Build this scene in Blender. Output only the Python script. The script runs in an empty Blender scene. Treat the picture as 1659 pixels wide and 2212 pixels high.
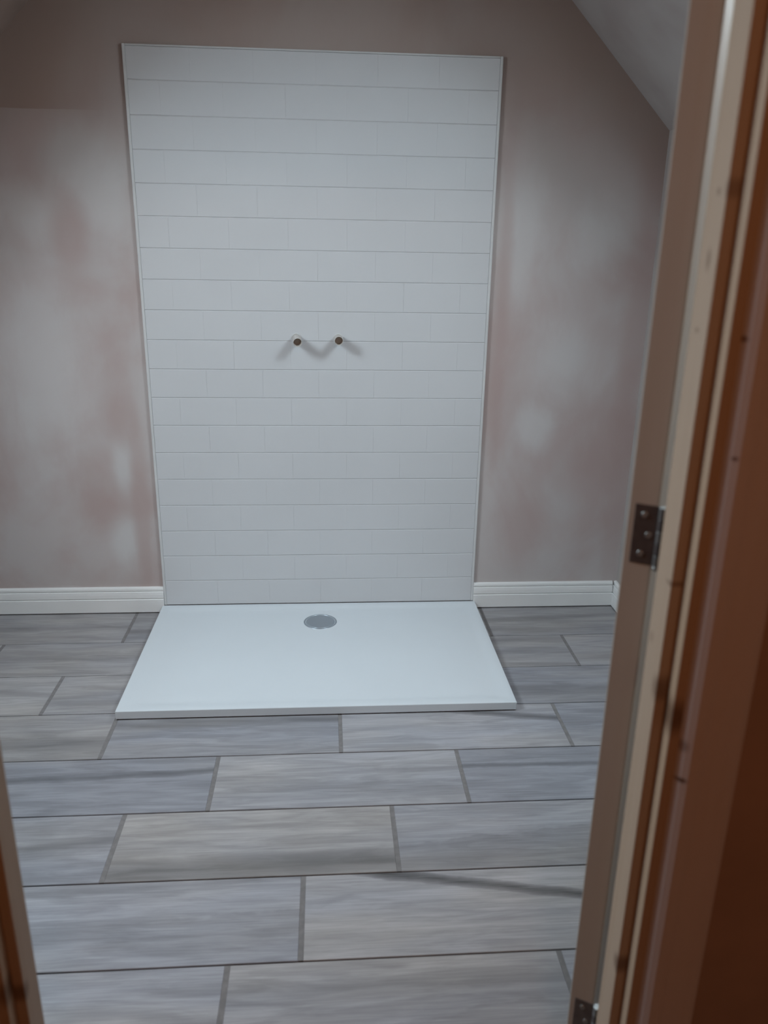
import bpy, bmesh, math, random
from mathutils import Vector, Matrix

random.seed(7)
C = bpy.context.scene.collection
scene = bpy.context.scene

# ------------------------------------------------------------------ camera
CAM = Vector((0.025, -2.8288, 1.3416))
cd = bpy.data.cameras.new('camera')
cam = bpy.data.objects.new('camera', cd)
C.objects.link(cam)
YAW, PITCH, ROLL, FPX = 0.0757, 0.3220, 0.0176, 1721.8
fwd = Vector((math.sin(YAW) * math.cos(PITCH), math.cos(YAW) * math.cos(PITCH), -math.sin(PITCH)))
rt = Vector((math.cos(YAW), -math.sin(YAW), 0))
up = rt.cross(fwd)
rt2 = rt * math.cos(ROLL) + up * math.sin(ROLL)
up2 = -rt * math.sin(ROLL) + up * math.cos(ROLL)
m = Matrix((rt2, up2, -fwd)).transposed().to_4x4()
m.translation = CAM
cam.matrix_world = m
cd.sensor_fit = 'VERTICAL'
cd.sensor_height = 36.0
cd.lens = FPX / 2212 * 36.0
cd.clip_start = 0.02
cd.dof.use_dof = True
cd.dof.focus_distance = 2.7
cd.dof.aperture_fstop = 28.02 / 8.0      # 8 mm pupil, a slightly soft hand-held shot
scene.camera = cam

# ------------------------------------------------------------------ light
wd = bpy.data.worlds.new('sky')
scene.world = wd
wd.use_nodes = True
wd.node_tree.nodes['Background'].inputs[0].default_value = (0.55, 0.75, 1.0, 1)
wd.node_tree.nodes['Background'].inputs[1].default_value = 0.35


def area(name, loc, direction, sx, sy, energy, color):
    ld = bpy.data.lights.new(name, 'AREA')
    ld.shape = 'RECTANGLE'
    ld.size, ld.size_y = sx, sy
    ld.energy = energy
    ld.color = color
    o = bpy.data.objects.new(name, ld)
    o.location = loc
    o.rotation_euler = Vector(direction).to_track_quat('-Z', 'Y').to_euler()
    C.objects.link(o)
    return o


DAY = (0.80, 0.93, 1.0)
R2 = math.sqrt(0.5)
# daylight in the two roof windows (outside the frame, above left and right)
ZR = 2.884                               # |x| + z on both slopes
WIN_Y = (-1.62, -0.86)
REVEAL = 0.30
WIN_X = {1: (0.74, 1.14), -1: (0.90, 1.36)}
POWER = {1: 29.5, -1: 38.0}
for s in (1, -1):
    xc = sum(WIN_X[s]) / 2
    off = REVEAL
    area('roof_window_light', (s * (xc + off * R2), sum(WIN_Y) / 2, ZR - xc + off * R2), (-s * R2, 0, -R2),
         0.74, 1.41421 * (WIN_X[s][1] - WIN_X[s][0]) - 0.02, POWER[s], DAY)
# dim warm landing lamp behind the photographer
area('landing_light', (0.1, -3.5, 2.32), (0, 0.25, -1), 0.25, 0.25, 6.2, (1.0, 0.44, 0.21))

scene.view_settings.view_transform = 'Standard'
scene.view_settings.look = 'None'
scene.view_settings.exposure = 0.0
scene.view_settings.gamma = 1.0


# ------------------------------------------------------------------ node helpers
class NT:
    def __init__(self, name):
        self.m = bpy.data.materials.new(name)
        self.m.use_nodes = True
        self.t = self.m.node_tree
        self.b = self.t.nodes['Principled BSDF']

    def n(self, kind, **kw):
        x = self.t.nodes.new(kind)
        for k, v in kw.items():
            setattr(x, k, v)
        return x

    def put(self, sock, v):
        if isinstance(v, (int, float, tuple, list)):
            sock.default_value = v
        else:
            self.t.links.new(v, sock)

    def math(self, op, a, b=0.0, c=0.0, clamp=False):
        x = self.n('ShaderNodeMath', operation=op, use_clamp=clamp)
        self.put(x.inputs[0], a)
        self.put(x.inputs[1], b)
        self.put(x.inputs[2], c)
        return x.outputs[0]

    def pos(self):
        return self.n('ShaderNodeTexCoord').outputs['Object']

    def sep(self, v):
        x = self.n('ShaderNodeSeparateXYZ')
        self.put(x.inputs[0], v)
        return x.outputs

    def mapping(self, v, scale=(1, 1, 1), loc=(0, 0, 0)):
        x = self.n('ShaderNodeMapping')
        self.put(x.inputs[0], v)
        x.inputs['Scale'].default_value = scale
        x.inputs['Location'].default_value = loc
        return x.outputs[0]

    def noise(self, v, scale=5, detail=3, rough=0.5, dist=0.0):
        x = self.n('ShaderNodeTexNoise')
        self.put(x.inputs['Vector'], v)
        x.inputs['Scale'].default_value = scale
        x.inputs['Detail'].default_value = detail
        x.inputs['Roughness'].default_value = rough
        x.inputs['Distortion'].default_value = dist
        return x.outputs[0]

    def ramp(self, v, a, b, lo=0.0, hi=1.0):
        x = self.n('ShaderNodeMapRange', interpolation_type='SMOOTHSTEP')
        self.put(x.inputs[0], v)
        x.inputs[1].default_value = a
        x.inputs[2].default_value = b
        x.inputs[3].default_value = lo
        x.inputs[4].default_value = hi
        return x.outputs[0]

    def mix(self, f, a, b, mode='MIX'):
        x = self.n('ShaderNodeMix', data_type='RGBA', blend_type=mode)
        self.put(x.inputs[0], f)
        self.put(x.inputs[6], a if not isinstance(a, tuple) else (*a, 1) if len(a) == 3 else a)
        self.put(x.inputs[7], b if not isinstance(b, tuple) else (*b, 1) if len(b) == 3 else b)
        return x.outputs[2]

    def blob(self, a, b, ca, cb, ra, rb, wob=None):
        u = self.math('DIVIDE', self.math('SUBTRACT', a, ca), ra)
        v = self.math('DIVIDE', self.math('SUBTRACT', b, cb), rb)
        d = self.math('SQRT', self.math('ADD', self.math('MULTIPLY', u, u), self.math('MULTIPLY', v, v)))
        if wob is not None:
            d = self.math('ADD', d, wob)
        return self.ramp(d, 1.5, 0.3)

    def bump(self, h, strength=0.2, dist=0.002):
        x = self.n('ShaderNodeBump')
        x.inputs['Strength'].default_value = strength
        x.inputs['Distance'].default_value = dist
        self.put(x.inputs['Height'], h)
        self.t.links.new(x.outputs[0], self.b.inputs['Normal'])

    def done(self, col=None, rough=0.6, metal=0.0):
        if col is not None:
            self.put(self.b.inputs['Base Color'], (*col, 1) if isinstance(col, tuple) and len(col) == 3 else col)
        self.put(self.b.inputs['Roughness'], rough)
        self.b.inputs['Metallic'].default_value = metal
        return self.m


def simple(name, col, rough=0.5, metal=0.0, vary=0.04, scale=6.0):
    t = NT(name)
    n = t.noise(t.pos(), scale, 3)
    dark = tuple(c * (1 - vary) for c in col)
    light = tuple(min(1, c * (1 + vary)) for c in col)
    return t.done(t.mix(t.ramp(n, 0.3, 0.7), dark, light), rough, metal)


# ------------------------------------------------------------------ materials
def mat_plaster(name, patches=True):
    t = NT(name)
    p = t.pos()
    s = t.sep(p)
    X, Z = s[0], s[2]
    n1 = t.noise(t.mapping(p, (1, 1, 0.7)), 2.6, 4, 0.55, 0.6)
    n2 = t.noise(t.mapping(p, (1, 1, 0.5), (3, 1, 7)), 7.0, 4, 0.6, 0.4)
    pink, pale = (0.460, 0.375, 0.360), (0.545, 0.520, 0.515)
    col = t.mix(t.math('MULTIPLY', t.ramp(n1, 0.36, 0.64), 0.75), pink, pale)
    col = t.mix(t.math('MULTIPLY', t.ramp(n2, 0.45, 0.75), 0.3), col, (0.52, 0.485, 0.475))
    if patches:
        wob = t.math('MULTIPLY', t.math('SUBTRACT', n2, 0.5), 1.6)
        light = [(-.753, 1.60, .14, .11), (-.934, 1.424, .11, .10), (-.681, 1.471, .08, .13), (-.946, .948, .17, .36),
                 (-.711, .57, .036, .10), (-.722, .286, .044, .11), (.693, 1.40, .07, .26), (.88, .961, .15, .16),
                 (.956, 1.371, .10, .12), (.78, .725, .07, .09)]
        damp = [(-.651, .376, .03, .37), (-.811, 1.341, .06, .12), (-.792, .43, .08, .09), (-.698, .756, .06, .10),
                (.774, .328, .10, .17), (1.137, .493, .06, .34), (.640, 1.089, .026, .50), (1.038, .584, .09, .18), (1.13, 1.15, .05, .55)]
        for b in light:
            k = t.blob(X, Z, *b, wob=wob)
            col = t.mix(t.math('MULTIPLY', k, 0.65), col, (0.61, 0.605, 0.605))
        for b in damp:
            k = t.blob(X, Z, *b, wob=wob)
            col = t.mix(t.math('MULTIPLY', k, 0.55), col, (0.43, 0.325, 0.305))
        # plaster still damp above the board joint on the left; along both slopes damp plus painted-in shade
        up_ = t.math('GREATER_THAN', t.math('ADD', Z, t.math('MULTIPLY', n2, 0.008)), 1.735)
        left_ = t.ramp(X, -0.62, -0.95)
        col = t.mix(t.math('MULTIPLY', t.math('MULTIPLY', up_, left_), 0.75), col, (0.265, 0.165, 0.125))
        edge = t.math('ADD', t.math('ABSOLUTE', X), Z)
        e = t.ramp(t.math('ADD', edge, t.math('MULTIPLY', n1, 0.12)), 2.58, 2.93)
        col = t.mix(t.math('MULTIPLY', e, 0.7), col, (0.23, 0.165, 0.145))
        h = t.ramp(t.math('ADD', Z, t.math('MULTIPLY', n1, 0.15)), 1.45, 2.05)  # upper wall darker: damp tone with the shade at the top painted in
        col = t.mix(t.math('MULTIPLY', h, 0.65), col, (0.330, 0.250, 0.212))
    t.bump(n2, 0.15, 0.002)
    return t.done(col, t.ramp(n1, 0.3, 0.7, 0.55, 0.75))


def mat_slope():
    t = NT('slope_plaster')
    p = t.pos()
    n = t.noise(p, 3.0, 4, 0.5, 0.4)
    return t.done(t.mix(t.ramp(n, 0.35, 0.65), (0.355, 0.315, 0.300), (0.415, 0.385, 0.370)), 0.7)


def mat_floor():
    """stone/wood-look porcelain: every tile has its own tone, grain, one dark vein and one darker lower band"""
    t = NT('floor_tile')
    uv = t.n('ShaderNodeUVMap', uv_map='UVMap').outputs[0]
    s = t.sep(uv)
    U, V = s[0], s[1]

    def attr(nm):
        a = t.n('ShaderNodeAttribute', attribute_name=nm)
        q = t.n('ShaderNodeSeparateColor')
        t.put(q.inputs[0], a.outputs['Color'])
        return q.outputs, a.outputs['Alpha']
    tone, seed = attr('tone')          # value, warmth, unused | seed
    vein, vs = attr('vein')            # a, b, width | strength
    band, bs = attr('band')            # a, b, width | strength
    comb = t.n('ShaderNodeCombineXYZ')
    t.put(comb.inputs[0], t.math('ADD', U, t.math('MULTIPLY', tone[2], 13.0)))
    t.put(comb.inputs[1], V)
    t.put(comb.inputs[2], t.math('MULTIPLY', seed, 31.0))
    P = comb.outputs[0]
    grain = t.noise(t.mapping(P, (1.6, 26, 1)), 3.0, 5, 0.62, 0.6)
    fine = t.noise(t.mapping(P, (3.5, 90, 1)), 4.0, 4, 0.65, 0.3)
    cloud = t.noise(t.mapping(P, (1.5, 4.0, 1)), 1.8, 4, 0.55, 0.9)
    hue = t.noise(t.mapping(P, (1.0, 1.4, 1), (5, 5, 5)), 1.3, 2, 0.5, 0.4)
    wob = t.math('MULTIPLY', t.math('SUBTRACT', t.noise(t.mapping(P, (2.4, 1.5, 1), (9, 2, 1)), 2.0, 4, 0.6), 0.5), 0.30)
    cool, warm = (0.292, 0.298, 0.332), (0.352, 0.335, 0.330)
    w = t.math('ADD', tone[1], t.math('MULTIPLY', t.math('SUBTRACT', hue, 0.5), 1.6), clamp=True)
    col = t.mix(w, cool, warm)
    val = t.math('MULTIPLY', tone[0], 2.0)
    val = t.math('MULTIPLY', val, t.ramp(grain, 0.28, 0.72, 0.87, 1.12))
    val = t.math('MULTIPLY', val, t.ramp(cloud, 0.32, 0.68, 0.84, 1.13))
    val = t.math('MULTIPLY', val, t.ramp(fine, 0.3, 0.7, 0.965, 1.035))
    # pale scratches
    sc = t.ramp(t.noise(t.mapping(P, (2.2, 120, 1), (2, 3, 9)), 3.0, 3, 0.6, 0.6), 0.62, 0.70)
    val = t.math('MULTIPLY', val, t.math('ADD', 1.0, t.math('MULTIPLY', sc, 0.14)))
    # a,b are stored shifted: real = (stored-0.5)*4
    def real(x):
        return t.math('MULTIPLY', t.math('SUBTRACT', x, 0.5), 4.0)
    line = t.math('ADD', real(vein[0]), t.math('MULTIPLY', real(vein[1]), U))
    d = t.math('SUBTRACT', t.math('ADD', V, t.math('MULTIPLY', wob, 0.35)), line)
    k = t.math('SUBTRACT', 1.0, t.math('DIVIDE', t.math('ABSOLUTE', d), t.math('MAXIMUM', vein[2], 0.01)), clamp=True)
    k = t.math('MULTIPLY', t.math('POWER', k, 0.5), t.ramp(grain, 0.25, 0.6, 0.6, 1.25))
    val = t.math('MULTIPLY', val, t.math('SUBTRACT', 1.0, t.math('MULTIPLY', k, vs)))
    line2 = t.math('ADD', real(band[0]), t.math('MULTIPLY', real(band[1]), U))
    d2 = t.math('SUBTRACT', line2, t.math('ADD', V, wob))
    k2 = t.math('MULTIPLY', t.ramp(d2, -0.01, 0.03),
                t.math('SUBTRACT', 1.0, t.math('MULTIPLY', t.math('DIVIDE', d2, t.math('MAXIMUM', band[2], 0.01)), 0.8), clamp=True))
    val = t.math('MULTIPLY', val, t.math('SUBTRACT', 1.0, t.math('MULTIPLY', k2, bs)))
    hsv = t.n('ShaderNodeHueSaturation')
    t.put(hsv.inputs['Value'], val)
    t.put(hsv.inputs['Color'], col)
    t.bump(grain, 0.12, 0.001)
    return t.done(hsv.outputs[0], t.ramp(cloud, 0.3, 0.7, 0.42, 0.55))


def mat_pine(name, base, knots, axis=0, rough=0.6, grain_amt=0.25):
    """softwood with the grain running up Z; knots are (a, z, ra, rz, strength) with a = X (axis 0) or Y (axis 1)"""
    t = NT(name)
    p = t.pos()
    s = t.sep(p)
    A, Z = s[axis], s[2]
    g = t.noise(t.mapping(p, (60, 60, 1.2)), 1.0, 4, 0.55, 0.8)
    c = t.noise(t.mapping(p, (5, 5, 1.0), (4, 4, 4)), 1.6, 3, 0.5)
    dark = (base[0] * 0.80, base[1] * 0.68, base[2] * 0.55)
    col = t.mix(t.math('MULTIPLY', t.ramp(g, 0.40, 0.70), grain_amt), base, dark)
    col = t.mix(t.math('MULTIPLY', t.ramp(c, 0.4, 0.7), 0.3), col, (base[0] * 0.95, base[1] * 0.86, base[2] * 0.74))
    for (a, z, ra, rz, st) in knots:
        k = t.blob(A, Z, a, z, ra, rz)
        col = t.mix(t.math('MULTIPLY', k, st), col, (base[0] * 0.22, base[1] * 0.13, base[2] * 0.08))
    t.bump(g, 0.1, 0.001)
    return t.done(col, rough)


M = {}
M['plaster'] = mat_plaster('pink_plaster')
M['plaster_plain'] = mat_plaster('pink_plaster_side', False)
M['slope'] = mat_slope()
M['slope_dark'] = simple('dark_brown_plaster', (0.25, 0.18, 0.15), 0.8, vary=0.15)  # even dark brown for the left slope and the flat top
M['floor'] = mat_floor()
M['grout'] = simple('taupe_grout', (0.20, 0.19, 0.19), 0.9, vary=0.10, scale=60)
M['grout_deep'] = simple('dark_joint', (0.060, 0.058, 0.060), 0.9)
M['tile'] = simple('white_wall_tile', (0.625, 0.640, 0.660), 0.33, vary=0.012, scale=3)
M['tile_grout'] = simple('white_tile_grout', (0.53, 0.53, 0.54), 0.8)
M['tile_trim'] = simple('white_plastic_trim', (0.63, 0.64, 0.645), 0.4)
M['tray'] = simple('white_stone_resin', (0.66, 0.71, 0.75), 0.38, vary=0.006)
M['chrome'] = simple('brushed_waste_metal', (0.40, 0.45, 0.50), 0.38, 0.75)
M['paint'] = simple('white_gloss_paint', (0.82, 0.83, 0.83), 0.38, vary=0.02)
M['pine_lining'] = mat_pine('pine_lining', (0.43, 0.315, 0.225),
                            [(0.428, 0.825, 0.02, 0.022, 0.75), (-0.37, 0.45, 0.02, 0.02, 0.7)], 0)
M['pine_stop'] = mat_pine('pine_stop', (0.42, 0.315, 0.235),
                          [(-2.010, 1.334, 0.004, 0.011, 0.55), (-2.012, 1.398, 0.004, 0.004, 0.5),
                           (-2.006, 1.264, 0.004, 0.003, 0.5), (-1.998, 0.905, 0.005, 0.008, 0.3),
                           (-2.029, 1.400, 0.004, 0.009, 0.45), (-2.029, 0.986, 0.012, 0.003, 0.6),
                           (-2.029, 0.852, 0.012, 0.016, 0.6), (-2.029, 0.43, 0.012, 0.014, 0.7)], 1)
M['pine_arch'] = mat_pine('pine_architrave', (0.56, 0.51, 0.52),
                          [(0.437, 1.260, 0.005, 0.0035, 0.95), (0.446, 1.139, 0.003, 0.0025, 0.9),
                           (0.444, 0.744, 0.006, 0.0035, 0.95), (0.441, 0.79, 0.006, 0.008, 0.5)], 0, 0.6, 0.12)
M['door'] = mat_pine('door_veneer', (0.43, 0.40, 0.365), [], 0, 0.6, 0.12)
M['steel'] = simple('dull_hinge_steel', (0.16, 0.145, 0.145), 0.42, 0.7, vary=0.1, scale=80)
M['steel_light'] = simple('hinge_pin_steel', (0.30, 0.31, 0.31), 0.35, 0.8, vary=0.1, scale=80)
M['pipe'] = simple('cream_pipe_plastic', (0.54, 0.51, 0.48), 0.4)
M['pipe_dark'] = simple('pipe_bore_shade', (0.42, 0.36, 0.31), 0.7)
M['landing_wall'] = simple('landing_plaster', (0.36, 0.24, 0.18), 0.85, vary=0.08)
M['landing_floor'] = simple('landing_boards', (0.20, 0.15, 0.11), 0.8, vary=0.15)
M['window'] = simple('white_roof_window_frame', (0.75, 0.75, 0.74), 0.4)


# ------------------------------------------------------------------ mesh helpers
def box(bm, x0, x1, y0, y1, z0, z1, mi=0):
    vs = [bm.verts.new((x, y, z)) for z in (z0, z1) for y in (y0, y1) for x in (x0, x1)]
    for f in ((0, 2, 3, 1), (4, 5, 7, 6), (0, 1, 5, 4), (2, 6, 7, 3), (0, 4, 6, 2), (1, 3, 7, 5)):
        bm.faces.new([vs[i] for i in f]).material_index = mi
    return vs


def prism(bm, pts, axis, a0, a1, mi=0):
    """closed outline pts extruded along an axis ('x': pts=(y,z); 'y': pts=(x,z); 'z': pts=(x,y))"""
    def P(q, a):
        return {'x': (a, q[0], q[1]), 'y': (q[0], a, q[1]), 'z': (q[0], q[1], a)}[axis]
    A = [bm.verts.new(P(q, a0)) for q in pts]
    B = [bm.verts.new(P(q, a1)) for q in pts]
    n = len(pts)
    bm.faces.new(A).material_index = mi
    bm.faces.new(B[::-1]).material_index = mi
    for i in range(n):
        j = (i + 1) % n
        bm.faces.new((A[i], B[i], B[j], A[j])).material_index = mi


def tube(bm, p0, p1, r0, r1=None, n=32, cap=True, mi=0):
    r1 = r0 if r1 is None else r1
    p0, p1 = Vector(p0), Vector(p1)
    q = (p1 - p0).to_track_quat('Z', 'Y')
    rings = []
    for p, r in ((p0, r0), (p1, r1)):
        rings.append([bm.verts.new(p + q @ Vector((r * math.cos(2 * math.pi * i / n), r * math.sin(2 * math.pi * i / n), 0))) for i in range(n)])
    for i in range(n):
        j = (i + 1) % n
        bm.faces.new((rings[0][i], rings[0][j], rings[1][j], rings[1][i])).material_index = mi
    if cap:
        bm.faces.new(rings[0][::-1]).material_index = mi
        bm.faces.new(rings[1]).material_index = mi


def lathe(bm, origin, axis, prof, n=48, mi=0):
    """prof = [(radius, height along axis)]"""
    q = Vector(axis).to_track_quat('Z', 'Y')
    o = Vector(origin)
    rings = []
    for r, h in prof:
        if r < 1e-6:
            rings.append([bm.verts.new(o + q @ Vector((0, 0, h)))])
        else:
            rings.append([bm.verts.new(o + q @ Vector((r * math.cos(2 * math.pi * i / n), r * math.sin(2 * math.pi * i / n), h))) for i in range(n)])
    for a, b in zip(rings, rings[1:]):
        for i in range(n):
            j = (i + 1) % n
            if len(a) == 1 and len(b) > 1:
                bm.faces.new((a[0], b[i], b[j])).material_index = mi
            elif len(b) == 1 and len(a) > 1:
                bm.faces.new((a[i], b[0], a[j])).material_index = mi
            elif len(a) > 1:
                bm.faces.new((a[i], b[i], b[j], a[j])).material_index = mi


def obj(name, bm, mats, parent=None, bevel=0.0, seg=2, smooth=False, fix=True):
    if fix:
        bmesh.ops.recalc_face_normals(bm, faces=bm.faces)
    me = bpy.data.meshes.new(name)
    bm.to_mesh(me)
    bm.free()
    for mm in (mats if isinstance(mats, list) else [mats]):
        me.materials.append(mm)
    o = bpy.data.objects.new(name, me)
    C.objects.link(o)
    if parent:
        o.parent = parent
    if bevel:
        b = o.modifiers.new('bevel', 'BEVEL')
        b.width = bevel
        b.segments = seg
        b.limit_method = 'ANGLE'
        b.angle_limit = math.radians(40)
    if smooth:
        for p in me.polygons:
            p.use_smooth = True
    return o


def tag(o, label, cat=None, group=None, kind=None):
    o['label'] = label
    if cat:
        o['category'] = cat
    if group:
        o['group'] = group
    if kind:
        o['kind'] = kind
    return o


def empty(name, loc):
    o = bpy.data.objects.new(name, None)
    o.location = loc
    o.empty_display_size = 0.05
    C.objects.link(o)
    return o


# ------------------------------------------------------------------ room shell
XL, XR = -1.62, 1.165
YF0, YF1 = -2.045, -1.965          # partition with the doorway: landing face, bathroom face
ZFLAT = 2.35
TH = 0.10
SLAB = REVEAL + 0.02
LX0, LX1 = -0.377, 0.425           # lining faces (clear opening)
LT = 0.030
HEAD = 1.995


def gable(x0, x1, z0=0.0, e=0.0):
    """outline of the gable between x0 and x1 (x, z)"""
    def top(x):
        return min(ZFLAT, ZR - abs(x)) + e
    xs = [x0] + [k for k in (-(ZR - ZFLAT), ZR - ZFLAT) if x0 < k < x1] + [x1]
    return [(x0, z0), (x1, z0)] + [(x, top(x)) for x in reversed(xs)]


bm = bmesh.new()
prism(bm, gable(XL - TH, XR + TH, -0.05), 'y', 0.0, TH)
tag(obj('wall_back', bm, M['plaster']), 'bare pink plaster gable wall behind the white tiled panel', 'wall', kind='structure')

bm = bmesh.new()
prism(bm, [(XL - TH, -0.05), (XL, -0.05), (XL, ZR + XL), (XL - TH, ZR + XL - TH)], 'y', YF0, 0.0)
tag(obj('wall_left', bm, M['plaster_plain']), 'plastered side wall left of the shower, outside the picture', 'wall', kind='structure')
bm = bmesh.new()
prism(bm, [(XR, -0.05), (XR + TH, -0.05), (XR + TH, ZR - XR - TH), (XR, ZR - XR)], 'y', YF0, 0.0)
tag(obj('wall_right', bm, M['slope']), 'narrow strip of plastered right side wall under the sloping ceiling', 'wall', kind='structure')

# partition round the doorway
bm = bmesh.new()
prism(bm, gable(XL - TH, LX0 - LT, -0.05), 'y', YF0, YF1)
prism(bm, gable(LX1 + LT, XR + TH, -0.05), 'y', YF0, YF1)
prism(bm, gable(LX0 - LT, LX1 + LT, HEAD + LT), 'y', YF0, YF1)
tag(obj('wall_front', bm, M['landing_wall']), 'dark partition wall beside the right-hand architrave of the doorway', 'wall', kind='structure')

# ceiling: two 45 degree slopes with a roof window opening each, and a flat top
bm = bmesh.new()


def slope_slab(s, xa, xb, ya, yb):
    pts = [(s * xa, ZR - xa), (s * xb, ZR - xb), (s * (xb + SLAB * R2), ZR - xb + SLAB * R2), (s * (xa + SLAB * R2), ZR - xa + SLAB * R2)]
    prism(bm, pts, 'y', ya, yb, 0 if s > 0 else 1)


for s, xe in ((1, XR), (-1, -XL)):
    w0, w1 = WIN_X[s]
    xt = ZR - ZFLAT
    slope_slab(s, xt, xe, WIN_Y[1], 0.0)
    slope_slab(s, xt, xe, YF0, WIN_Y[0])
    slope_slab(s, xt, w0, WIN_Y[0], WIN_Y[1])
    slope_slab(s, w1, xe, WIN_Y[0], WIN_Y[1])
xt = ZR - ZFLAT
box(bm, -xt, xt, YF0, 0.0, ZFLAT, ZFLAT + TH, 1)  # flat top out of view, coloured dark to cut bounced light
tag(obj('ceiling', bm, [M['slope'], M['slope_dark']]), 'smooth grey plastered sloping ceiling at the top right', 'ceiling', kind='structure')

for idx, s in enumerate((1, -1)):
    w0, w1 = WIN_X[s]
    bm = bmesh.new()
    # frame lining the opening, laid in slope coordinates
    def q(xs, h):      # xs = |x| on slope plane, h = height outward normal
        return (s * (xs + h * R2), ZR - xs + h * R2)
    e = 0.03
    for (a, b, ya, yb) in ((w0, w0 + e, *WIN_Y), (w1 - e, w1, *WIN_Y), (w0 + e, w1 - e, WIN_Y[0], WIN_Y[0] + 0.04), (w0 + e, w1 - e, WIN_Y[1] - 0.04, WIN_Y[1])):
        prism(bm, [q(a, 0.22), q(b, 0.22), q(b, REVEAL - 0.005), q(a, REVEAL - 0.005)], 'y', ya, yb)
    tag(obj('window_%d' % (idx + 1), bm, M['window'], bevel=0.002),
        ('white roof window frame in the right slope, above the picture' if s > 0 else 'white roof window frame in the left slope, above the picture'),
        'window', kind='structure')

# ------------------------------------------------------------------ floor: 660 x 227 mm tiles in random running bond
RG, Y0 = 0.2266, -0.2506
PER = 0.660
OFFS = {0: -0.697, 1: 0.880, 2: -0.830, 3: 0.061, 4: -0.276, 5: 0.184, 6: -0.032, 7: 0.486, 8: 0.21}
# (row, index of the tile to the right of the listed joint): value, warmth, vein(a,b,w,s), band(a,b,w,s)
NOV, NOB = (0, 0, .1, 0), (-1, 0, 1, 0)
LOOK = {
    (0, 0): (.46, .45, (.35, .1, .08, .25), NOB), (0, -1): (.50, .6, (.5, .05, .10, .22), NOB), (0, 2): (.46, .5, (.55, .2, .1, .22), (.4, 0, .8, .08)),
    (0, 1): (.48, .6, (.5, .1, .10, .22), NOB),
    (1, -1): (.47, .5, (.86, 0, .10, .22), NOB), (1, 0): (.52, .6, (.3, 0, .15, .15), NOB), (1, -2): (.50, .6, (.5, 0, .10, .15), NOB), (1, -3): (.50, .6, (.5, 0, .10, .15), NOB),
    (2, -1): (.55, .8, (.9, -.4, .08, .2), NOB), (2, 0): (.50, .6, (.30, .02, .12, .18), NOB), (2, 2): (.47, .15, (.36, .0, .14, .22), NOB), (2, 3): (.47, .15, (.4, 0, .15, .25), NOB),
    (3, -2): (.47, .75, (.30, .02, .17, .26), (.52, 0, .7, .08)), (3, -1): (.475, .25, (.72, .02, .12, .28), NOB),
    (3, 0): (.56, .4, (1.16, -.55, .08, .5), NOB), (3, 1): (.48, .15, (.5, 0, .05, .08), NOB),
    (4, -1): (.445, .0, (.60, .12, .07, .38), NOB), (4, 0): (.565, .45, (.56, .08, .05, .16), (.42, 0, .5, .14)),
    (4, 1): (.465, .0, (.66, -.01, .05, .40), NOB),
    (5, -2): (.485, .2, (.26, .35, .06, .26), (.95, .0, .3, .12)), (5, -1): (.53, .95, (.12, .05, .20, .42), (.80, .10, .6, .05)),
    (5, 0): (.53, .4, (.1, .0, .1, .08), (.36, .32, .9, .20)), (5, 1): (.5, .4, NOV, NOB),
    (6, -1): (.55, .2, (.86, .12, .05, .20), (.48, .12, .7, .15)), (6, 0): (.59, .55, (1.14, -.56, .075, .62), NOB),
    (6, -2): (.5, .3, NOV, NOB), (6, 1): (.5, .3, NOV, NOB),
    (7, -1): (.545, .6, (.70, -.02, .12, .15), (.25, .3, .5, .12)), (7, -2): (.545, .2, (.30, .1, .12, .20), NOB), (7, 0): (.53, .3, (.6, 0, .1, .2), NOB),
}


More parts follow.
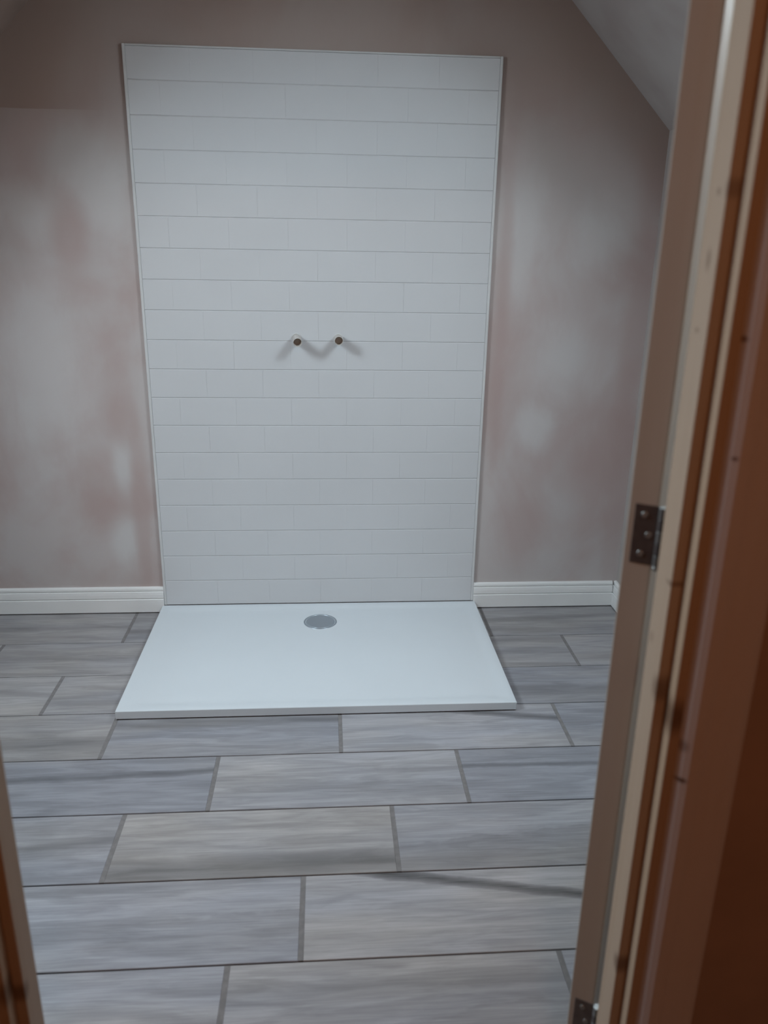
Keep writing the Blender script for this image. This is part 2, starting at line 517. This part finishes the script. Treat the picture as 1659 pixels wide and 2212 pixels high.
def floor_mesh():
    bm = bmesh.new()
    uvl = bm.loops.layers.uv.new('UVMap')
    L = {k: bm.loops.layers.float_color.new(k) for k in ('tone', 'vein', 'band')}
    GX, GY, D, BV = 0.0105, 0.0034, 0.004, 0.0009
    yend = YF0 + 0.004
    box(bm, XL, XR, yend, 0.0, -0.05, -D, 2)
    x_lo, x_hi = XL, XR
    for row in range(0, 9):
        yt = -0.0245 - RG * row if row else 0.0
        yb = Y0 - RG * row
        y_far, y_near = min(yt, 0.0), max(yb, yend)
        if y_far <= y_near:
            continue
        tj = OFFS[row]
        k0 = math.floor((x_lo - tj) / PER)
        for k in range(k0, k0 + 6):
            xa, xb = tj + k * PER, tj + (k + 1) * PER
            # pixel-visible joints are the taupe cross joints
            if x_lo < xa < x_hi:
                box(bm, xa - GX / 2, xa + GX / 2, y_near + GY / 2, y_far - GY / 2, -D, -0.0003, 1)
            a, b = max(xa, x_lo), min(xb, x_hi)
            if b - a < 0.01:
                continue
            x0 = a + (GX / 2 if a == xa else 0)
            x1 = b - (GX / 2 if b == xb else 0)
            ya, yb2 = y_near + GY / 2, y_far - (GY / 2 if row else 0)
            vb = [bm.verts.new(c) for c in ((x0, ya, -D), (x1, ya, -D), (x1, yb2, -D), (x0, yb2, -D))]
            vm = [bm.verts.new(c) for c in ((x0, ya, -BV), (x1, ya, -BV), (x1, yb2, -BV), (x0, yb2, -BV))]
            vt = [bm.verts.new(c) for c in ((x0 + BV, ya + BV, 0), (x1 - BV, ya + BV, 0), (x1 - BV, yb2 - BV, 0), (x0 + BV, yb2 - BV, 0))]
            fs = [bm.faces.new(vt)]
            for i in range(4):
                j = (i + 1) % 4
                fs.append(bm.faces.new((vb[i], vb[j], vm[j], vm[i])))
                fs.append(bm.faces.new((vm[i], vm[j], vt[j], vt[i])))
            rnd = random.Random(row * 31 + k * 7 + 5)
            val, warm, vein, band = LOOK.get((row, k), (rnd.uniform(.46, .54), rnd.uniform(.1, .7),
                                                       (rnd.uniform(.2, .8), rnd.uniform(-.2, .2), .08, .2), NOB))
            sd = rnd.random()
            for f in fs:
                f.material_index = 0
                for lp in f.loops:
                    co = lp.vert.co
                    lp[uvl].uv = ((co.x - xa) / PER, (co.y - (yb)) / RG)
                    lp[L['tone']] = (val, warm, rnd.random() * 0 + sd, sd)
                    lp[L['vein']] = (vein[0] / 4 + .5, vein[1] / 4 + .5, vein[2], vein[3])
                    lp[L['band']] = (band[0] / 4 + .5, band[1] / 4 + .5, band[2], band[3])
    return bm


fl = obj('floor', floor_mesh(), [M['floor'], M['grout'], M['grout_deep']], fix=False)
tag(fl, 'grey wood-grain porcelain floor tiles laid lengthways in staggered rows', 'floor', kind='structure')

# ------------------------------------------------------------------ skirting boards
SK = [(0, .005), (.0175, .005), (.018, .0065), (.018, .0565), (.0168, .0580), (.0125, .0583), (.0125, .0605), (.0160, .0617),
      (.0155, .075), (.0140, .086), (.0125, .0872), (.0080, .0875), (.0080, .0893), (.0112, .0908), (.0108, .098), (.0085, .1025), (.005, .104), (0, .104)]


def skirting(name, x0, x1, label):
    bm = bmesh.new()
    prism(bm, [(-a, z) for a, z in SK], 'x', x0, x1)
    box(bm, x0, x1, -0.005, 0.0, 0.0, 0.0055)
    return tag(obj(name, bm, M['paint']), label, 'skirting board', kind='structure')


PH = 0.5935
skirting('baseboard_back', XL, -PH, 'white moulded skirting board left of the shower tray')
skirting('baseboard_back', PH, XR - 0.018, 'white moulded skirting board right of the shower tray')
bm = bmesh.new()
prism(bm, [(XR - a, z) for a, z in SK], 'y', -1.95, 0.0)
box(bm, XR - 0.005, XR, -1.95, 0.0, 0.0, 0.0055)
tag(obj('baseboard_right', bm, M['paint']), 'white skirting board on the right side wall behind the door edge', 'skirting board', kind='structure')

# ------------------------------------------------------------------ wall tiling (19 courses of 200 x 100 metro tiles)
ZT, TP, TW = 0.0302, 0.0994, 0.1935
PTOP = ZT + TP * 18 + 0.0985
TRIM = 0.010
wt = empty('wall_tiling', (0, 0, ZT))
bm = bmesh.new()
xa, xb = -PH + TRIM, PH - TRIM
box(bm, xa, xb, -0.0082, 0.0, ZT - 0.0, PTOP - TRIM * 0.6, 1)
rnd = random.Random(3)
for r in range(19):
    z0 = ZT + TP * r + 0.0008
    z1 = min(ZT + TP * (r + 1) - 0.0008, PTOP - TRIM * 0.6)
    first = TW if r % 2 == 0 else TW * 0.5
    cuts = [xa]
    x = xa + first
    while x < xb - 0.01:
        cuts.append(x)
        x += TW + 0.0015
    cuts.append(xb)
    for a, b in zip(cuts, cuts[1:]):
        g = 0.00005
        bv = 0.0012
        yo = -0.0100
        x0, x1 = a + g, b - g
        base = [bm.verts.new(c) for c in ((x0, -0.008, z0), (x1, -0.008, z0), (x1, -0.008, z1), (x0, -0.008, z1))]
        mid = [bm.verts.new(c) for c in ((x0, yo + bv, z0), (x1, yo + bv, z0), (x1, yo + bv, z1), (x0, yo + bv, z1))]
        tp = [bm.verts.new(c) for c in ((x0 + .0001, yo, z0 + bv), (x1 - .0001, yo, z0 + bv), (x1 - .0001, yo, z1 - bv), (x0 + .0001, yo, z1 - bv))]
        bm.faces.new(tp)
        for i in range(4):
            j = (i + 1) % 4
            bm.faces.new((base[i], base[j], mid[j], mid[i]))
            bm.faces.new((mid[i], mid[j], tp[j], tp[i]))
o = obj('tile_surface', bm, [M['tile'], M['tile_grout']], wt, fix=False)
o.location = (0, 0, -ZT)
for nm, a in (('l', (-PH, -PH + TRIM - .0005, ZT, PTOP)), ('r', (PH - TRIM + .0005, PH, ZT, PTOP)), ('t', (-PH + TRIM, PH - TRIM, PTOP - TRIM * .6 + .0005, PTOP))):
    bm = bmesh.new()
    box(bm, a[0], a[1], -0.0108, 0.0, a[2], a[3])
    o = obj('edge_trim', bm, M['tile_trim'], wt, bevel=0.0018, seg=3)
    o.location = (0, 0, -ZT)
tag(wt, 'tall panel of white brick-laid tiles rising from the shower tray', 'wall tiling')

# ------------------------------------------------------------------ shower tray
TRW, TRF, TRB = 0.600, -0.743, -0.0115
tr = empty('shower_tray', (0, (TRF + TRB) / 2, 0))
DC = Vector((-0.001, -0.158, 0))


def tray_mesh():
    """slab with a shallow dished middle: a grid whose height falls gently from the rim to the waste"""
    bm = bmesh.new()
    nx, ny = 96, 64
    rim, soft, dip = 0.018, 0.030, 0.0045
    V = []
    for j in range(ny + 1):
        row = []
        for i in range(nx + 1):
            x = -TRW + 2 * TRW * i / nx
            y = TRF + (TRB - TRF) * j / ny
            d = min(x + TRW, TRW - x, y - TRF, TRB - y)
            k = min(max((d - rim) / soft, 0), 1)
            k = k * k * (3 - 2 * k)
            r = math.hypot((x - DC.x) / 1.6, y - DC.y)
            z = ZT - dip * k - 0.0035 * k * max(0, 1 - r / 0.45)
            row.append(bm.verts.new((x, y, z)))
        V.append(row)
    for j in range(ny):
        for i in range(nx):
            bm.faces.new((V[j][i], V[j][i + 1], V[j + 1][i + 1], V[j + 1][i]))
    # sides
    def skirt(vs):
        lo = [bm.verts.new((v.co.x, v.co.y, 0.005)) for v in vs]
        for i in range(len(vs) - 1):
            bm.faces.new((vs[i], lo[i], lo[i + 1], vs[i + 1]))
        return lo
    skirt(V[0]); skirt([r[0] for r in V]); skirt(V[-1]); skirt([r[-1] for r in V])
    box(bm, -TRW + .001, TRW - .001, TRF + .001, TRB - .001, 0.0049, 0.012)
    box(bm, -TRW + .006, TRW - .006, TRF + .015, TRB - .001, 0.0, 0.0051)
    bmesh.ops.remove_doubles(bm, verts=bm.verts, dist=1e-5)
    return bm


o = obj('tray_body', tray_mesh(), M['tray'], tr, bevel=0.0022, seg=3)
for p in o.data.polygons:
    p.use_smooth = abs(p.normal.z) > 0.9
o.location = -tr.location
bm = bmesh.new()
zc = ZT - 0.0078
lathe(bm, (DC.x, DC.y, zc - 0.006), (0, 0, 1), [(0.0, 0.0095), (0.030, 0.0093), (0.048, 0.0086), (0.0525, 0.0076), (0.0535, 0.006), (0.0530, 0.0)], 64)
dc = obj('drain_cover', bm, M['chrome'], tr, smooth=True)
dc.location = -tr.location
dc['label'] = 'round brushed metal waste cover'
bm = bmesh.new()
lathe(bm, (DC.x, DC.y, zc - 0.003), (0, 0, 1), [(0.0545, 0.001), (0.0555, 0.0042), (0.0575, 0.0048), (0.0605, 0.0042), (0.0615, 0.002), (0.0615, 0.0)], 64)
o = obj('drain_rim', bm, M['chrome'], dc, smooth=True)
tag(tr, 'low white rectangular shower tray on the tiled floor below the wall tiling', 'shower tray')

# ------------------------------------------------------------------ shower pipe stubs
def pipe_stub(x, z, dirv, ln, label):
    t = empty('pipe_stub', (x, -0.010, z))
    d = Vector(dirv).normalized()
    bm = bmesh.new()
    # outer skin, lip and open bore as one turned shape
    lathe(bm, (0, 0, 0), d, [(0.0150, -0.004), (0.0150, ln - 0.002), (0.0148, ln), (0.0138, ln), (0.0135, ln - 0.002), (0.0135, 0.004), (0.0, 0.004)], 32)
    o = obj('pipe', bm, M['pipe'], t, smooth=True)
    bm = bmesh.new()
    lathe(bm, (0, 0, 0), (0, -1, 0), [(0.0152, 0.0), (0.0185, 0.0), (0.0182, 0.0022), (0.0152, 0.0026)], 32)
    obj('collar', bm, M['tile_trim'], t, smooth=True)
    bm = bmesh.new()
    lathe(bm, (0, 0, 0), d, [(0.0, ln * 0.60 + 0.001), (0.0128, ln * 0.60), (0.0132, ln * 0.60 - 0.001)], 32)
    obj('plug', bm, M['pipe_dark'], t, smooth=False)
    tag(t, label, 'pipe', 'shower supply pipe stubs on the white tiling')
    return t


pipe_stub(-0.076, 1.034, (0.10, -1, -0.12), 0.064, 'leftmost of two short open pipe stubs in the white tiling, drooping slightly')
pipe_stub(0.069, 1.034, (0.02, -1, -0.02), 0.062, 'rightmost of two short open pipe stubs in the white tiling, nearly level')

# ------------------------------------------------------------------ door frame
YN, YFAR = -2.049, -1.958           # lining near (landing) and far (bathroom) edges
SN, SF, ST = -2.029, -1.988, 0.014  # door stop near / far edge and thickness
df = tag(empty('door_frame', ((LX0 + LX1) / 2, YN, 0)), 'unpainted softwood door frame around the doorway in the foreground', 'door frame', kind='structure')
off = -df.location


def fpart(name, bm, mat, bevel=0.0012, label=None):
    o = obj(name, bm, mat, df, bevel=bevel, seg=3)
    o.location = off
    if label:
        o['label'] = label
    return o


for s in (1, -1):
    x = LX1 if s > 0 else LX0
    bm = bmesh.new()
    a, b = sorted((x, x + s * LT))
    box(bm, a, b, YN, YFAR, 0.0, HEAD + LT)
    fpart('jamb', bm, M['pine_lining'], 0.0015)
    bm = bmesh.new()
    a, b = sorted((x - s * ST, x))
    box(bm, a, b, SN, SF, 0.0, HEAD - ST)
    fpart('door_stop', bm, M['pine_stop'], 0.0015)
    # architrave on the landing side: rounded inner edge, flat face, eased outer edge
    bm = bmesh.new()
    i0 = x + s * 0.013
    prof = [(0, 0), (0, .004), (.002, .0075), (.0055, .0115), (.012, .0155), (.022, .0168), (.030, .0160), (.052, .0178), (.066, .0180), (.071, .0170), (.073, .0140), (.073, 0)]
    pts = [(i0 + s * u, YF0 - v) for u, v in prof]
    prism(bm, pts, 'z', 0.0, HEAD + 0.013 + 0.073)
    fpart('architrave', bm, M['pine_arch'], 0.0)
bm = bmesh.new()
box(bm, LX0, LX1, YN, YFAR, HEAD, HEAD + LT)
fpart('head_jamb', bm, M['pine_lining'])
bm = bmesh.new()
box(bm, LX0, LX1, SN, SF, HEAD - ST, HEAD)
fpart('door_stop', bm, M['pine_stop'])
bm = bmesh.new()
box(bm, LX0 - 0.013, LX1 + 0.013, YF0 - 0.017, YF0, HEAD + 0.013, HEAD + 0.086)
fpart('architrave', bm, M['pine_arch'])

# ------------------------------------------------------------------ door, opened past square into the bathroom
PIV = Vector((0.4242, -1.9545, 0))
TH_D = math.radians(121)
door = empty('door_1', PIV)
# closed pose in local coordinates (pivot at origin): leaf runs towards -X, thickness towards -Y
door.rotation_euler = (0, 0, -TH_D)
DW, DT, DZ0, DZ1 = 0.788, 0.035, 0.006, 1.985
bm = bmesh.new()
box(bm, -DW, -0.0005, -0.005 - DT, -0.005, DZ0, DZ1)
obj('door_leaf', bm, M['door'], door, bevel=0.0015)
tag(door, 'internal door standing open, its brown hinge edge facing the doorway', 'door', kind='structure')


def hinge(ztop):
    h, w, r = 0.076, 0.0235, 0.0055
    z0 = ztop - h
    bm = bmesh.new()
    box(bm, -0.0008, 0.0004, -0.005 - 0.027, 0.001, z0, ztop)
    hp = obj('hinge', bm, M['steel'], door, bevel=0.0006)
    hp['label'] = 'dark steel butt hinge'
    n = 5
    for i in range(n):
        a = z0 + h * i / n + 0.0005
        b = z0 + h * (i + 1) / n - 0.0005
        bm = bmesh.new()
        tube(bm, (0.0005, 0.001, a), (0.0005, 0.001, b), r, n=24)
        obj('knuckle', bm, M['steel_light'] if i % 2 == 0 else M['steel'], hp, bevel=0.0004)
    bm = bmesh.new()
    lathe(bm, (0.0005, 0.001, z0 - 0.0055), (0, 0, 1), [(0, 0), (0.0042, 0.0008), (0.0050, 0.0035), (0.0046, 0.0060), (0, 0.0060)], 24)
    obj('hinge_pin', bm, M['steel_light'], hp, smooth=True)
    for k, (zz, yy) in enumerate(((0.013, -0.020), (0.038, -0.013), (0.063, -0.020))):
        bm = bmesh.new()
        lathe(bm, (0.0003, yy, z0 + zz), (1, 0, 0), [(0.0, 0.0004), (0.0012, 0.0003), (0.0016, 0.0010), (0.0036, 0.0010), (0.0041, 0.0)], 20)
        obj('screw', bm, M['steel_light'], hp, smooth=True)
    return hp


hinge(1.0530)
hinge(0.2650)
hinge(1.8300)
# the fixed leaves of the hinges belong to the frame
for zt in (1.053, 0.265, 1.83):
    bm = bmesh.new()
    box(bm, LX1 - 0.0008, LX1 + 0.0004, -1.992, YFAR - 0.0005, zt - 0.076, zt)
    fpart('hinge_plate', bm, M['steel'], 0.0)

# ------------------------------------------------------------------ landing (the dim space the photographer stands in)
HX0, HX1, HY = -1.1, 1.3, -3.9
for nm, dims, mt, lab, cat in (
        ('wall_landing_left', (HX0 - .08, HX0, HY, YF0, 0, 2.4), 'landing_wall', 'left wall of the dim landing behind the camera', 'wall'),
        ('wall_landing_right', (HX1, HX1 + .08, HY, YF0, 0, 2.4), 'landing_wall', 'right wall of the dim landing behind the camera', 'wall'),
        ('wall_landing_end', (HX0 - .08, HX1 + .08, HY - .08, HY, 0, 2.4), 'landing_wall', 'end wall of the dim landing behind the camera', 'wall'),
        ('ceiling_landing', (HX0 - .08, HX1 + .08, HY - .08, YF0, 2.4, 2.48), 'landing_wall', 'flat ceiling of the dim landing behind the camera', 'ceiling'),
        ('floor_landing', (HX0 - .08, HX1 + .08, HY - .08, YF0 + 0.004, -0.05, 0.0), 'landing_floor', 'bare boarded floor of the landing outside the doorway', 'floor')):
    bm = bmesh.new()
    box(bm, *dims)
    tag(obj(nm, bm, M[mt]), lab, cat, kind='structure')
# wall above / beside the gable so the landing is closed
bm = bmesh.new()
prism(bm, [(HX1, ZR - HX1 - .0), (HX1, 2.4), (0.42, 2.4), (XR + TH, ZR - XR - TH)], 'y', YF0, YF0 + 0.03)
prism(bm, [(XR + TH, 0.0), (HX1, 0.0), (HX1, ZR - HX1), (XR + TH, ZR - XR - TH)], 'y', YF0, YF0 + 0.03)
prism(bm, [(HX0, ZR + HX0), (HX0, 2.4), (-0.42, 2.4)], 'y', YF0, YF0 + 0.03)
tag(obj('wall_landing_front', bm, M['landing_wall']), 'plaster of the landing wall above the doorway', 'wall', kind='structure')
